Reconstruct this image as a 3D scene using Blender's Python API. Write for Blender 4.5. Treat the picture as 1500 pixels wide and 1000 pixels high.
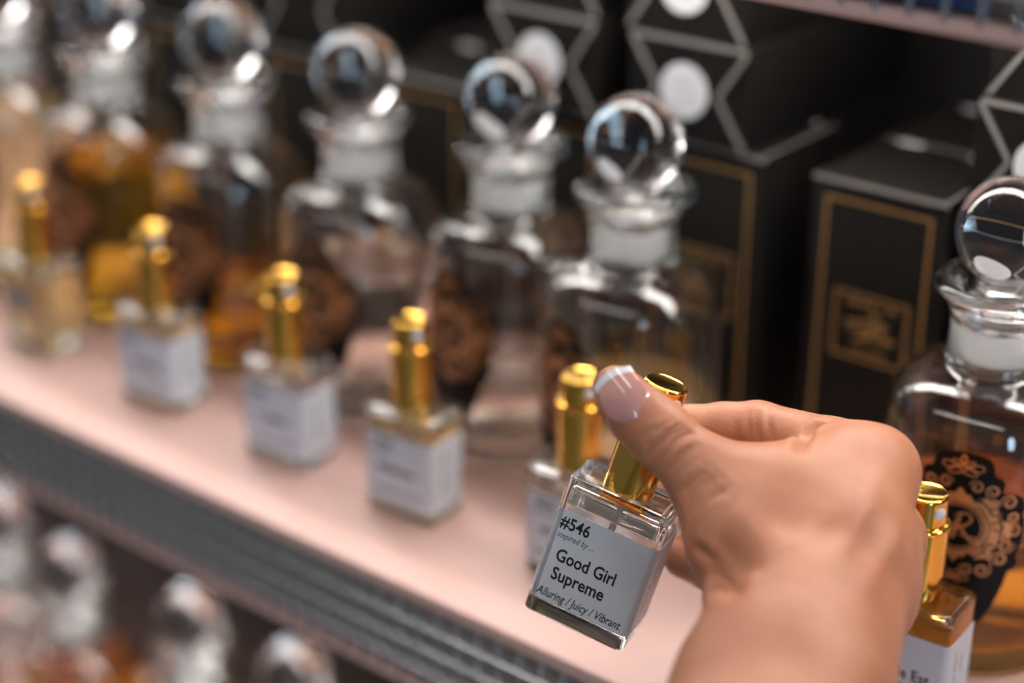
import bpy, bmesh, math, random
import numpy as np
from mathutils import Vector, Matrix
from mathutils.bvhtree import BVHTree

# ------------------------------------------------------------------ camera
F_PX = 2590.0
PITCH, YAW, CAM_H = math.radians(24.5), math.radians(39.5), 0.33
sc = bpy.context.scene
for o in list(bpy.data.objects):
    bpy.data.objects.remove(o)
COL = sc.collection
cam_d = bpy.data.cameras.new('camera')
cam = bpy.data.objects.new('camera', cam_d)
COL.objects.link(cam)
cam.location = (0, 0, CAM_H)
cam.rotation_euler = (math.pi / 2 - PITCH, 0, YAW)
cam_d.sensor_width = 36.0
cam_d.lens = F_PX * 36.0 / 1500.0
cam_d.clip_start = 0.01
cam_d.clip_end = 50
cam_d.dof.use_dof = True
cam_d.dof.focus_distance = 0.492
cam_d.dof.aperture_fstop = 3.5
sc.camera = cam

# ------------------------------------------------------------------ world, lights, exposure
world = bpy.data.worlds.new('shop_ambient')
sc.world = world
world.use_nodes = True
bg = world.node_tree.nodes['Background']
bg.inputs[0].default_value = (0.80, 0.86, 1.0, 1)
bg.inputs[1].default_value = 0.15
sc.view_settings.view_transform = 'Standard'
sc.view_settings.look = 'None'
sc.view_settings.gamma = 1.0
sc.view_settings.use_curve_mapping = False
sc.view_settings.exposure = 0.0
sc.cycles.max_bounces = 24
sc.cycles.transmission_bounces = 24
sc.cycles.glossy_bounces = 8
sc.cycles.diffuse_bounces = 4
sc.cycles.sample_clamp_indirect = 80.0


def area(name, loc, target, sx, sy, power, color=(1, 1, 1)):
    d = bpy.data.lights.new(name, 'AREA')
    d.shape = 'RECTANGLE'
    d.size, d.size_y, d.energy, d.color = sx, sy, power, color
    o = bpy.data.objects.new(name, d)
    COL.objects.link(o)
    o.location = loc
    o.rotation_euler = (Vector(target) - Vector(loc)).to_track_quat('-Z', 'Y').to_euler()
    return o


# linear ceiling fittings running along the aisle, and the shop window behind
area('ceiling_light', (-0.4, 0.22, 1.75), (-0.4, 0.22, 0), 3.2, 0.16, 18.5, (1.0, 0.96, 0.91))
area('ceiling_light', (-0.4, -1.1, 1.75), (-0.4, -1.1, 0), 3.2, 0.16, 14, (1.0, 0.96, 0.91))
area('shop_window', (2.6, -1.9, 0.5), (-0.3, 0.45, 0.0), 0.32, 1.8, 26, (0.55, 0.80, 1.0))


# ------------------------------------------------------------------ camera-frame helper (design aid: pixel + depth -> metres)
_f = Vector((-math.sin(YAW) * math.cos(PITCH), math.cos(YAW) * math.cos(PITCH), -math.sin(PITCH)))
_r = Vector((math.cos(YAW), math.sin(YAW), 0))
_u = _r.cross(_f)


def pt(x, y, d):
    return Vector((0, 0, CAM_H)) + (_f + _r * ((x - 750) / F_PX) - _u * ((y - 500) / F_PX)) * d


def pdir(x, y, z):          # right, down, away  -> world direction
    return (_r * x - _u * y + _f * z)


# ------------------------------------------------------------------ materials
def mat(name):
    m = bpy.data.materials.new(name)
    m.use_nodes = True
    return m, m.node_tree.nodes, m.node_tree.links


def pbr(name, col, rough=0.5, metal=0.0, spec=0.5, noise=0.0, nscale=200.0, bump=0.0, bscale=600.0, **kw):
    m, n, l = mat(name)
    b = n['Principled BSDF']
    b.inputs['Base Color'].default_value = (*col, 1)
    b.inputs['Roughness'].default_value = rough
    b.inputs['Metallic'].default_value = metal
    b.inputs['Specular IOR Level'].default_value = spec
    for k, v in kw.items():
        b.inputs[k].default_value = v
    tc = n.new('ShaderNodeTexCoord')
    if noise:
        t = n.new('ShaderNodeTexNoise'); t.inputs['Scale'].default_value = nscale
        t.inputs['Detail'].default_value = 4
        l.new(tc.outputs['Object'], t.inputs['Vector'])
        r = n.new('ShaderNodeMixRGB'); r.blend_type = 'MIX'
        r.inputs[1].default_value = (*[max(0, c * (1 - noise)) for c in col], 1)
        r.inputs[2].default_value = (*[min(1, c * (1 + noise)) for c in col], 1)
        l.new(t.outputs['Fac'], r.inputs[0]); l.new(r.outputs[0], b.inputs['Base Color'])
    if bump:
        t = n.new('ShaderNodeTexNoise'); t.inputs['Scale'].default_value = bscale
        l.new(tc.outputs['Object'], t.inputs['Vector'])
        bp = n.new('ShaderNodeBump'); bp.inputs['Strength'].default_value = bump
        bp.inputs['Distance'].default_value = 0.0005
        l.new(t.outputs['Fac'], bp.inputs['Height']); l.new(bp.outputs[0], b.inputs['Normal'])
    return m


def glass(name, col=(1, 1, 1), ior=1.5, rough=0.0, diffuse=0.0, dcol=(1, 1, 1), translucent=False):
    m, n, l = mat(name)
    n.remove(n['Principled BSDF'])
    g = n.new('ShaderNodeBsdfGlass')
    g.inputs['Color'].default_value = (*col, 1)
    g.inputs['IOR'].default_value = ior
    g.inputs['Roughness'].default_value = rough
    out = n['Material Output']
    if diffuse:
        d = n.new('ShaderNodeBsdfTranslucent' if translucent else 'ShaderNodeBsdfDiffuse')
        d.inputs['Color'].default_value = (*dcol, 1)
        mx = n.new('ShaderNodeMixShader'); mx.inputs[0].default_value = diffuse
        l.new(g.outputs[0], mx.inputs[1]); l.new(d.outputs[0], mx.inputs[2])
        l.new(mx.outputs[0], out.inputs[0])
    else:
        l.new(g.outputs[0], out.inputs[0])
    return m


M = {}
M['pink'] = pbr('pink_laminate', (0.68, 0.43, 0.375), 0.45, noise=0.03, nscale=30, bump=0.03)
M['black_wall'] = pbr('black_back_panel', (0.012, 0.010, 0.010), 0.6, noise=0.2, nscale=20)
M['wire'] = None
M['bluepanel'] = pbr('blue_panel', (0.010, 0.055, 0.16), 0.5, noise=0.15, nscale=60)
M['greypanel'] = pbr('grey_panel', (0.09, 0.09, 0.09), 0.6, noise=0.1, nscale=60)
M['glass'] = glass('clear_glass', (0.995, 0.997, 0.995), 1.5)
M['ball'] = glass('stopper_glass', (0.99, 0.99, 0.99), 1.5)
M['frost'] = glass('ground_glass', (0.96, 0.97, 0.97), 1.45, 0.40, 0.5, (0.97, 0.98, 0.99), True)
M['ground'] = glass('ground_joint', (0.98, 0.99, 0.99), 1.5, 0.25, 0.35, (0.97, 0.98, 0.98), True)
M['air'] = glass('hollow_inside_glass', (0.99, 0.99, 0.99), 1 / 1.5)
M['gold'] = pbr('gold_metal', (0.90, 0.52, 0.10), 0.13, 1.0)
M['nozzle'] = pbr('white_nozzle', (0.80, 0.80, 0.82), 0.35)
M['tube'] = pbr('dip_tube', (0.75, 0.74, 0.74), 0.3, **{'Transmission Weight': 0.6})
M['paper'] = pbr('white_label_paper', (0.66, 0.69, 0.74), 0.38, noise=0.02, nscale=400)
M['ink'] = pbr('black_ink', (0.012, 0.012, 0.014), 0.5)
M['greyink'] = pbr('grey_ink', (0.09, 0.09, 0.10), 0.5)
M['paleink'] = pbr('pale_ink', (0.42, 0.42, 0.43), 0.5)
M['black_label'] = pbr('black_label', (0.005, 0.0045, 0.0045), 0.45, spec=0.2)
M['copper'] = pbr('copper_foil', (0.72, 0.36, 0.17), 0.34, 0.75, noise=0.15, nscale=300)
M['box'] = pbr('black_carton', (0.0085, 0.0072, 0.0062), 0.55, spec=0.14, noise=0.3, nscale=120, bump=0.15, bscale=900)
M['edge'] = pbr('worn_pale_card_edge', (0.20, 0.185, 0.17), 0.6, noise=0.2, nscale=300)
M['goldprint'] = pbr('gold_print', (0.34, 0.19, 0.065), 0.45, 0.4, noise=0.15, nscale=300)
M['led'], _n, _l = mat('led_diffuser')
_n['Principled BSDF'].inputs['Base Color'].default_value = (0.9, 0.9, 0.9, 1)
_n['Principled BSDF'].inputs['Emission Color'].default_value = (1.0, 0.97, 0.93, 1)
_n['Principled BSDF'].inputs['Emission Strength'].default_value = 29.0
M['alu'] = pbr('aluminium_profile', (0.6, 0.6, 0.6), 0.35, 0.9)
M['sticker'] = pbr('white_round_sticker', (0.60, 0.60, 0.61), 0.5, noise=0.03, nscale=300)


def liquid_mats(key, col, glow=0.12):
    M[key] = glass(key, col, 1.36 / 1.5, 0.0, glow, col, True)
    M[key + '_top'] = glass(key + '_top', tuple(c ** 0.5 for c in col), 1.36)


liquid_mats('amber', (0.97, 0.70, 0.22))
liquid_mats('orange', (0.975, 0.70, 0.18))
liquid_mats('golden', (0.97, 0.78, 0.24))
liquid_mats('pale', (0.96, 0.90, 0.72))
liquid_mats('rose', (0.985, 0.93, 0.89))
liquid_mats('water', (0.99, 0.970, 0.945), 0.04)
liquid_mats('honey', (0.98, 0.74, 0.28), 0.2)

# glittering wire
m, n, l = mat('glitter_wire')
b = n['Principled BSDF']
b.inputs['Metallic'].default_value = 0.9
b.inputs['Roughness'].default_value = 0.2
tc = n.new('ShaderNodeTexCoord')
geo = n.new('ShaderNodeNewGeometry')
v = n.new('ShaderNodeTexVoronoi'); v.inputs['Scale'].default_value = 1100
l.new(geo.outputs['Position'], v.inputs['Vector'])
mx = n.new('ShaderNodeMixRGB'); mx.inputs[1].default_value = (0.30, 0.31, 0.32, 1); mx.inputs[2].default_value = (0.85, 0.88, 0.92, 1)
l.new(v.outputs['Color'], mx.inputs[0]); l.new(mx.outputs[0], b.inputs['Base Color'])
bp = n.new('ShaderNodeBump'); bp.inputs['Strength'].default_value = 1.0; bp.inputs['Distance'].default_value = 0.0015
l.new(v.outputs['Color'], bp.inputs['Height']); l.new(bp.outputs[0], b.inputs['Normal'])
M['wire'] = m

# skin
m, n, l = mat('skin')
b = n['Principled BSDF']
b.inputs['Roughness'].default_value = 0.46
b.inputs['Specular IOR Level'].default_value = 0.42
b.inputs['Subsurface Weight'].default_value = 0.25
b.inputs['Subsurface Radius'].default_value = (0.0040, 0.0014, 0.0008)
b.inputs['Subsurface Scale'].default_value = 1.0
tc = n.new('ShaderNodeTexCoord')
t1 = n.new('ShaderNodeTexNoise'); t1.inputs['Scale'].default_value = 55; t1.inputs['Detail'].default_value = 5
t2 = n.new('ShaderNodeTexNoise'); t2.inputs['Scale'].default_value = 900; t2.inputs['Detail'].default_value = 3
vo = n.new('ShaderNodeTexVoronoi'); vo.inputs['Scale'].default_value = 1300; vo.feature = 'DISTANCE_TO_EDGE'
for t in (t1, t2, vo):
    l.new(tc.outputs['Object'], t.inputs['Vector'])
cr = n.new('ShaderNodeValToRGB')
cr.color_ramp.elements[0].position = 0.3; cr.color_ramp.elements[0].color = (0.45, 0.168, 0.086, 1)
cr.color_ramp.elements[1].position = 0.72; cr.color_ramp.elements[1].color = (0.57, 0.248, 0.140, 1)
l.new(t1.outputs['Fac'], cr.inputs[0])
l.new(cr.outputs[0], b.inputs['Base Color'])
ad = n.new('ShaderNodeMath'); ad.operation = 'ADD'
mu = n.new('ShaderNodeMath'); mu.operation = 'MULTIPLY'; mu.inputs[1].default_value = 0.6
l.new(vo.outputs['Distance'], mu.inputs[0]); l.new(mu.outputs[0], ad.inputs[0]); l.new(t2.outputs['Fac'], ad.inputs[1])
bp = n.new('ShaderNodeBump'); bp.inputs['Strength'].default_value = 0.25; bp.inputs['Distance'].default_value = 0.0004
l.new(ad.outputs[0], bp.inputs['Height']); l.new(bp.outputs[0], b.inputs['Normal'])
M['skin'] = m
M['nail'] = pbr('pink_nail_gel', (0.62, 0.28, 0.25), 0.10, spec=0.6, noise=0.04, nscale=150,
                **{'Subsurface Weight': 0.15, 'Coat Weight': 0.8, 'Coat Roughness': 0.04})
M['nailtip'] = pbr('white_nail_tip', (0.84, 0.82, 0.80), 0.12, spec=0.6, **{'Coat Weight': 0.8, 'Coat Roughness': 0.04})


# ------------------------------------------------------------------ object helpers
def tag(o, label=None, cat=None, group=None, kind=None):
    if label: o['label'] = label
    if cat: o['category'] = cat
    if group: o['group'] = group
    if kind: o['kind'] = kind
    return o


def obj(name, mesh, parent=None, loc=None, rot=None):
    o = bpy.data.objects.new(name, mesh)
    COL.objects.link(o)
    if parent is not None: o.parent = parent
    if loc is not None: o.location = loc
    if rot is not None: o.rotation_euler = rot
    return o


def empty(name, loc=(0, 0, 0), rz=0.0):
    o = bpy.data.objects.new(name, None)
    COL.objects.link(o)
    o.empty_display_size = 0.01
    o.location = loc
    o.rotation_euler = (0, 0, rz)
    return o


def mesh(name, verts, faces, mats, smooth=False, idx=None):
    me = bpy.data.meshes.new(name)
    me.from_pydata([tuple(v) for v in verts], [], faces)
    for mm in (mats if isinstance(mats, (list, tuple)) else [mats]):
        me.materials.append(mm)
    if smooth:
        me.polygons.foreach_set('use_smooth', [True] * len(me.polygons))
    if idx is not None:
        me.polygons.foreach_set('material_index', idx)
    me.update()
    return me


def smooth_by_angle(me, ang=40):
    bm = bmesh.new(); bm.from_mesh(me)
    for f in bm.faces: f.smooth = True
    for e in bm.edges:
        if len(e.link_faces) == 2 and e.calc_face_angle(0) > math.radians(ang):
            e.smooth = False
    bm.to_mesh(me); bm.free()
    return me


def box_mesh(name, sx, sy, sz, m, bevel=0.0, seg=2):
    """box with its base centre at the origin"""
    bm = bmesh.new()
    bmesh.ops.create_cube(bm, size=1)
    for v in bm.verts:
        v.co = Vector((v.co.x * sx, v.co.y * sy, (v.co.z + 0.5) * sz))
    if bevel:
        bmesh.ops.bevel(bm, geom=bm.edges[:], offset=bevel, segments=seg, affect='EDGES', profile=0.5)
    me = bpy.data.meshes.new(name); bm.to_mesh(me); bm.free()
    me.materials.append(m)
    return smooth_by_angle(me, 35) if bevel else me


def lathe(name, prof, m, seg=72, ang=50, idx=None):
    V, Fc = [], []
    rows = []
    for (r, z) in prof:
        if r < 1e-7:
            rows.append([len(V)]); V.append((0, 0, z))
        else:
            rows.append(list(range(len(V), len(V) + seg)))
            for k in range(seg):
                a = 2 * math.pi * k / seg
                V.append((r * math.cos(a), r * math.sin(a), z))
    I = []
    for i in range(len(prof) - 1):
        A, B = rows[i], rows[i + 1]
        for k in range(seg):
            k2 = (k + 1) % seg
            if len(A) == 1 and len(B) == 1: continue
            if len(A) == 1: Fc.append((A[0], B[k2], B[k]))
            elif len(B) == 1: Fc.append((A[k], A[k2], B[0]))
            else: Fc.append((A[k], A[k2], B[k2], B[k]))
            I.append(idx[i] if idx else 0)
    me = mesh(name, V, Fc, m, True, I)
    return smooth_by_angle(me, ang)


def arc(cx, cz, rx, rz, a0, a1, n):
    return [(cx + rx * math.cos(math.radians(a0 + (a1 - a0) * i / n)),
             cz + rz * math.sin(math.radians(a0 + (a1 - a0) * i / n))) for i in range(n + 1)]


# ------------------------------------------------------------------ big apothecary bottle
def catmull(P, n=8):
    out = []
    for i in range(len(P) - 1):
        p0, p1, p2, p3 = P[max(0, i - 1)], P[i], P[i + 1], P[min(len(P) - 1, i + 2)]
        for k in range(n):
            t = k / n
            out.append(tuple(0.5 * (2 * p1[j] + (p2[j] - p0[j]) * t + (2 * p0[j] - 5 * p1[j] + 4 * p2[j] - p3[j]) * t * t
                                    + (3 * p1[j] - p0[j] - 3 * p2[j] + p3[j]) * t ** 3) for j in range(len(p1))))
    out.append(tuple(P[-1]))
    return out


R_B = 0.0325
_sprof = {}


SHOULDER = [(R_B - 0.0168 + 0.0168 * math.cos(math.radians(a)), 0.0785 + 0.0166 * math.sin(math.radians(a))) for a in (0, 10, 20, 30, 40, 50, 60, 70, 78)] + [(0.0168, 0.0957), (0.0158, 0.0968)]


def shoulder(off):
    P = catmull(SHOULDER, 3)
    out = []
    for i, (r, z) in enumerate(P):
        a, b2 = P[max(0, i - 1)], P[min(len(P) - 1, i + 1)]
        dr, dz = b2[0] - a[0], b2[1] - a[1]
        L = math.hypot(dr, dz)
        out.append((r - off * dz / L, z + off * dr / L))
    return out


def inner_profile():
    p = [(0.0128, 0.1150), (0.0119, 0.1130), (0.0115, 0.1100), (0.0114, 0.1080), (0.0112, 0.1000), (0.0114, 0.0985), (0.0124, 0.0966)]
    t = 0.0019
    p += [q for q in shoulder(t)[::-1] if q[0] > 0.0136]
    p += [(R_B - t, z) for z in (0.070, 0.060, 0.050, 0.040, 0.030, 0.020, 0.013)]
    p += [(0.0300, 0.0100), (0.0280, 0.0078), (0.024, 0.0068), (0.016, 0.0074), (0.008, 0.0082), (0, 0.0084)]
    return p


def split_profile(level):
    p = inner_profile()
    up, low = [], []
    for i, q in enumerate(p):
        if q[1] > level:
            up.append(q)
        else:
            a = p[i - 1]
            t = (a[1] - level) / (a[1] - q[1])
            r = a[0] + (q[0] - a[0]) * t
            up.append((r, level))
            low = [(r, level)] + p[i:]
            break
    return up, low


def outer_profile():
    p = [(0, 0.0022), (0.012, 0.0018), (0.022, 0.0008), (0.0262, 0.0)]
    p += arc(0.0285, 0.0040, 0.0040, 0.0040, -90, 0, 6)
    p += [(R_B, z) for z in (0.012, 0.03, 0.05, 0.07)]
    p += shoulder(0)
    p += [(0.0154, 0.0980), (0.0150, 0.1000), (0.0149, 0.1060), (0.0152, 0.1110), (0.0164, 0.1150), (0.0184, 0.1180)]
    p += arc(0.0188, 0.1213, 0.0024, 0.0025, -60, 150, 10)
    p += [(0.0158, 0.1205), (0.0146, 0.1180), (0.0136, 0.1160)]
    return p


label_meshes = {}


def cyl(u, v, off):
    a = u / R_B
    r = R_B + off
    return (r * math.sin(a), -r * math.cos(a), v)


def polar_sheet(name, rf, cu, cv, off, m, rings=10, seg=120, r0=0.0):
    V, Fc = [], []
    for i in range(rings + 1):
        for k in range(seg):
            th = 2 * math.pi * k / seg
            rr = r0 + (rf(th) - r0) * i / rings
            V.append(cyl(cu + rr * math.sin(th), cv + rr * math.cos(th), off))
    for i in range(rings):
        for k in range(seg):
            k2 = (k + 1) % seg
            Fc.append((i * seg + k, (i + 1) * seg + k, (i + 1) * seg + k2, i * seg + k2))
    return mesh(name, V, Fc, m, True)


def ribbons(name, curves, off, m):
    """curves: list of (points [(u,v)..], width, taper)"""
    V, Fc = [], []
    for pts, w, taper in curves:
        n = len(pts); base = len(V)
        for i, (u, v) in enumerate(pts):
            a = pts[max(0, i - 1)]; b2 = pts[min(n - 1, i + 1)]
            du, dv = b2[0] - a[0], b2[1] - a[1]
            L = math.hypot(du, dv) or 1
            t = i / (n - 1)
            ww = w * 0.5 * ((0.35 + 0.65 * math.sin(math.pi * t)) if taper else 1)
            V.append(cyl(u - dv / L * ww, v + du / L * ww, off)); V.append(cyl(u + dv / L * ww, v - du / L * ww, off))
        for i in range(n - 1):
            Fc.append((base + 2 * i, base + 2 * i + 1, base + 2 * i + 3, base + 2 * i + 2))
    return mesh(name, V, Fc, m, True)


def spiral(cx, cy, r0, r1, a0, turns, n=26):
    return [(cx + (r0 + (r1 - r0) * i / n) * math.cos(a0 + turns * 2 * math.pi * i / n),
             cy + (r0 + (r1 - r0) * i / n) * math.sin(a0 + turns * 2 * math.pi * i / n)) for i in range(n + 1)]


def build_label_meshes():
    mm = 0.001
    # die-cut outline: half width by height
    prof = [(-36, 2), (-35, 7), (-32, 10.5), (-26, 13.5), (-19, 15.8), (-14.5, 16.8), (-13.6, 18.4), (-11, 19.4), (-8.5, 18.6), (-7.8, 18.8), (-4, 20.0), (0, 20.2),
            (4, 19.9), (6.2, 18.9), (6.8, 19.6), (9.5, 19.4), (11.8, 17.8), (12.6, 14.6), (13.2, 12.4), (15.5, 12.8), (17.5, 12.0), (18.6, 9.6), (20.5, 9.2), (22.6, 8.6), (24.2, 7.0), (25, 4.2), (25.3, 1)]
    V, Fc = [], []
    rows = catmull(prof, 4)
    nu = 15
    for (v, w) in rows:
        for k in range(nu):
            V.append(cyl((-1 + 2 * k / (nu - 1)) * w * mm, v * mm, 0.00012))
    for i in range(len(rows) - 1):
        for k in range(nu - 1):
            Fc.append((i * nu + k, i * nu + k + 1, (i + 1) * nu + k + 1, (i + 1) * nu + k))
    label_meshes['plate'] = mesh('label_plate', V, Fc, M['black_label'], True)

    def lob(th):
        s = abs(math.sin(th))
        return (10.6 + 4.6 * s ** 2 + 1.3 * math.cos(8 * th) + 0.6 * math.cos(22 * th) + 0.9 * max(0, math.cos(th))) * mm
    label_meshes['medallion'] = polar_sheet('medallion', lob, 0, 0, 0.0002, M['copper'], 6, 220, 8.2 * mm)
    label_meshes['ring'] = polar_sheet('ring', lambda t: 7.7 * mm, 0, 0, 0.00022, M['copper'], 2, 80, 7.2 * mm)
    cop, blk = [], []
    for s in (-1, 1):
        for (cx, cy, r, a, tr) in [(14.6, 10.0, 2.6, 0.4, 1.5), (16.6, 4.8, 2.0, 2.4, 1.5), (17.0, 0.2, 2.4, 0.2, 1.4), (15.4, -5.0, 2.6, 3.4, 1.5), (13.6, -10.0, 2.8, 1.0, 1.5),
                                   (9.6, 13.4, 2.4, 2.0, 1.5), (4.6, 14.4, 2.2, 0.5, 1.4), (9.0, -14.0, 2.6, 4.0, 1.5), (4.2, -14.6, 2.2, 1.5, 1.4)]:
            pts = spiral(cx * mm, cy * mm, 0.5 * mm, r * mm, a, tr)
            cop.append(([(s * p[0], p[1]) for p in pts], 0.75 * mm, True))
        for (cx, cy, r, a, tr) in [(10.6, 7.0, 2.6, 0.2, 1.25), (12.0, 1.0, 2.6, 2.0, 1.3), (10.6, -6.4, 2.8, 3.5, 1.3), (5.4, 10.6, 1.9, 1.0, 1.3), (5.2, -10.4, 2.0, 4.5, 1.3), (13.6, -2.6, 1.5, 1.0, 1.2), (13.2, 4.6, 1.4, 4.0, 1.2)]:
            pts = spiral(cx * mm, cy * mm, 0.4 * mm, r * mm, a, tr)
            blk.append(([(s * p[0], p[1]) for p in pts], 0.55 * mm, True))
        for (a0, a1, rr) in [(35, 80, 9.4), (95, 150, 9.6), (20, 60, 11.6), (70, 110, 13.2), (115, 160, 11.4)]:
            pts = [(s * rr * mm * math.sin(math.radians(a0 + (a1 - a0) * i / 14)), rr * mm * math.cos(math.radians(a0 + (a1 - a0) * i / 14))) for i in range(15)]
            blk.append((pts, 0.5 * mm, True))
        # flourish knots above and below
        for (cy, sg, sc_) in [(20.6, 1, 1.0), (-17.6, -1, 0.8)]:
            K = [(0, -1.6), (3.2, 0.6), (5.6, 0.9), (6.2, -0.4), (4.6, -1.2), (1.4, 0.2), (-1.6, 1.6), (-3.0, 1.9), (-3.4, 1.0), (-1.6, 0.4), (2.0, -0.6), (4.4, -2.0), (3.2, -2.8), (0, -1.9)]
            cop.append(([(s * p[0] * sc_ * mm, (cy + sg * p[1] * sc_) * mm) for p in catmull(K, 6)], 0.42 * mm, False))
        T = [(0, 1.4), (0.9, 2.4), (0, 4.0)]
        cop.append(([(s * p[0] * mm, (20.6 + p[1]) * mm) for p in catmull(T, 6)], 0.45 * mm, False))
    label_meshes['scrolls'] = ribbons('scrolls', cop, 0.00024, M['copper'])
    label_meshes['cuts'] = ribbons('engraving', blk, 0.00028, M['black_label'])
    Vv = [(-5.6, 3.6), (-4.6, 4.4), (-3.9, 2.4), (-2.8, -3.6), (-2.2, -4.4), (-0.6, 0.6), (1.0, 4.2), (1.8, 4.6)]
    Rr1 = [(1.0, 4.2), (0.2, 0.4), (-0.6, -3.4), (-1.0, -4.6)]
    Rr2 = [(-1.0, 3.2), (0.8, 4.8), (3.4, 4.6), (4.2, 2.8), (2.6, 0.8), (0.4, -0.2), (1.6, -0.8), (3.6, -3.4), (5.6, -4.8), (6.6, -4.0), (5.6, -3.2), (3.0, -3.0), (0.6, -2.6)]
    label_meshes['vr'] = ribbons('monogram', [([(p[0] * mm, p[1] * mm) for p in catmull(K, 7)], 0.95 * mm, True) for K in (Vv, Rr1, Rr2)], 0.00026, M['copper'])


build_label_meshes()

STOP = {}


def build_stopper_meshes():
    ball = [(0, 0.1094), (0.0108, 0.1094), (0.0111, 0.1130), (0.0122, 0.1148), (0.0120, 0.1160), (0.0092, 0.1166), (0.0085, 0.1185), (0.0083, 0.1212), (0.0086, 0.1226)]
    c, r = 0.1392, 0.0167
    a0 = -math.degrees(math.acos(0.0088 / r))
    ball += arc(0, c, r, r * 1.01, a0, 90, 30)
    ball[-1] = (0, ball[-1][1])
    STOP['ball'] = lathe('ball', ball, M['ball'], 80, 60)
    plug = [(0, 0.0985), (0.0098, 0.0985), (0.0104, 0.0992), (0.0107, 0.1050), (0.0108, 0.1090), (0, 0.1090)]
    STOP['plug'] = lathe('plug', plug, M['frost'], 64, 40)


build_stopper_meshes()


def perfume_bottle(x, y, z, level, liq, lab_deg, label, group, with_label=True, seg=72):
    root = empty('perfume_bottle', (x, y, z + 0.0003))
    tag(root, label, 'bottle', group)
    up, low = split_profile(level)
    prof = outer_profile() + up
    n_out = len(outer_profile())
    gi = [1 if (i >= n_out - 3 and 0.0995 < prof[i][1] < 0.1105 and i > n_out) else 0 for i in range(len(prof) - 1)]
    g = obj('glass_body', lathe('glass_body', prof, [M['glass'], M['ground']], seg, 55, gi), root)
    low = [(0, level), (low[0][0] * 0.5, level), (low[0][0], level)] + low[1:]
    low = low[::-1]      # axis bottom -> out -> up -> top -> axis
    nlow = len(low)
    idx = [0] * (nlow - 3) + [1, 1]
    L = obj('perfume', lathe('perfume', low, [M[liq], M[liq + '_top']], seg, 40, idx), root)
    L['label'] = {'amber': 'amber', 'orange': 'orange', 'golden': 'golden', 'pale': 'pale yellow', 'rose': 'faintly pink', 'water': 'clear', 'honey': 'honey coloured'}[liq] + ' perfume filling the glass'
    st = obj('stopper', STOP['ball'], root)
    st['label'] = 'clear round glass ball stopper'
    obj('ground_plug', STOP['plug'], st)
    if with_label:
        e = obj('label_plate', label_meshes['plate'], root, (0, 0, 0.0542), (0, 0, math.radians(lab_deg)))
        e['label'] = 'black die-cut label with copper ornament and monogram'
        for k, nm in (('medallion', 'medallion'), ('ring', 'ring'), ('scrolls', 'scrollwork'), ('cuts', 'engraving'), ('vr', 'monogram')):
            obj(nm, label_meshes[k], e)
    return root


# ------------------------------------------------------------------ small sample bottle
SW, SD, SH = 0.0312, 0.0195, 0.0432
CORN = 0.0022


def rr_loop(w, d, r, n=6):
    P = []
    for (cx, cy, a0) in ((w / 2 - r, d / 2 - r, 0), (-w / 2 + r, d / 2 - r, 90), (-w / 2 + r, -d / 2 + r, 180), (w / 2 - r, -d / 2 + r, 270)):
        for i in range(n + 1):
            a = math.radians(a0 + 90 * i / n)
            P.append((cx + r * math.cos(a), cy + r * math.sin(a)))
    return P


def rr_stack(name, layers, m, ang=35):
    """layers: (z, width, depth, corner)"""
    V, Fc = [], []
    n = None
    for (z, w, d, r) in layers:
        L = rr_loop(w, d, r)
        n = len(L)
        V += [(p[0], p[1], z) for p in L]
    for i in range(len(layers) - 1):
        for k in range(n):
            k2 = (k + 1) % n
            Fc.append((i * n + k, i * n + k2, (i + 1) * n + k2, (i + 1) * n + k))
    Fc.append(tuple(range(n - 1, -1, -1)))
    Fc.append(tuple((len(layers) - 1) * n + k for k in range(n)))
    me = mesh(name, V, Fc, m)
    return smooth_by_angle(me, ang)


def inset_layers(z0, z1, w, d, r, bb, bt):
    L = []
    for i in range(5):
        a = math.radians(90 * i / 4); s = bb * (1 - math.sin(a))
        L.append((z0 + bb * (1 - math.cos(a)), w - 2 * s, d - 2 * s, max(0.0004, r - s)))
    for i in range(5):
        a = math.radians(90 * i / 4); s = bt * (1 - math.cos(a))
        L.append((z1 - bt * (1 - math.sin(a)), w - 2 * s, d - 2 * s, max(0.0004, r - s)))
    return L


SMP = {}
WALL = 0.0019


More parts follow.
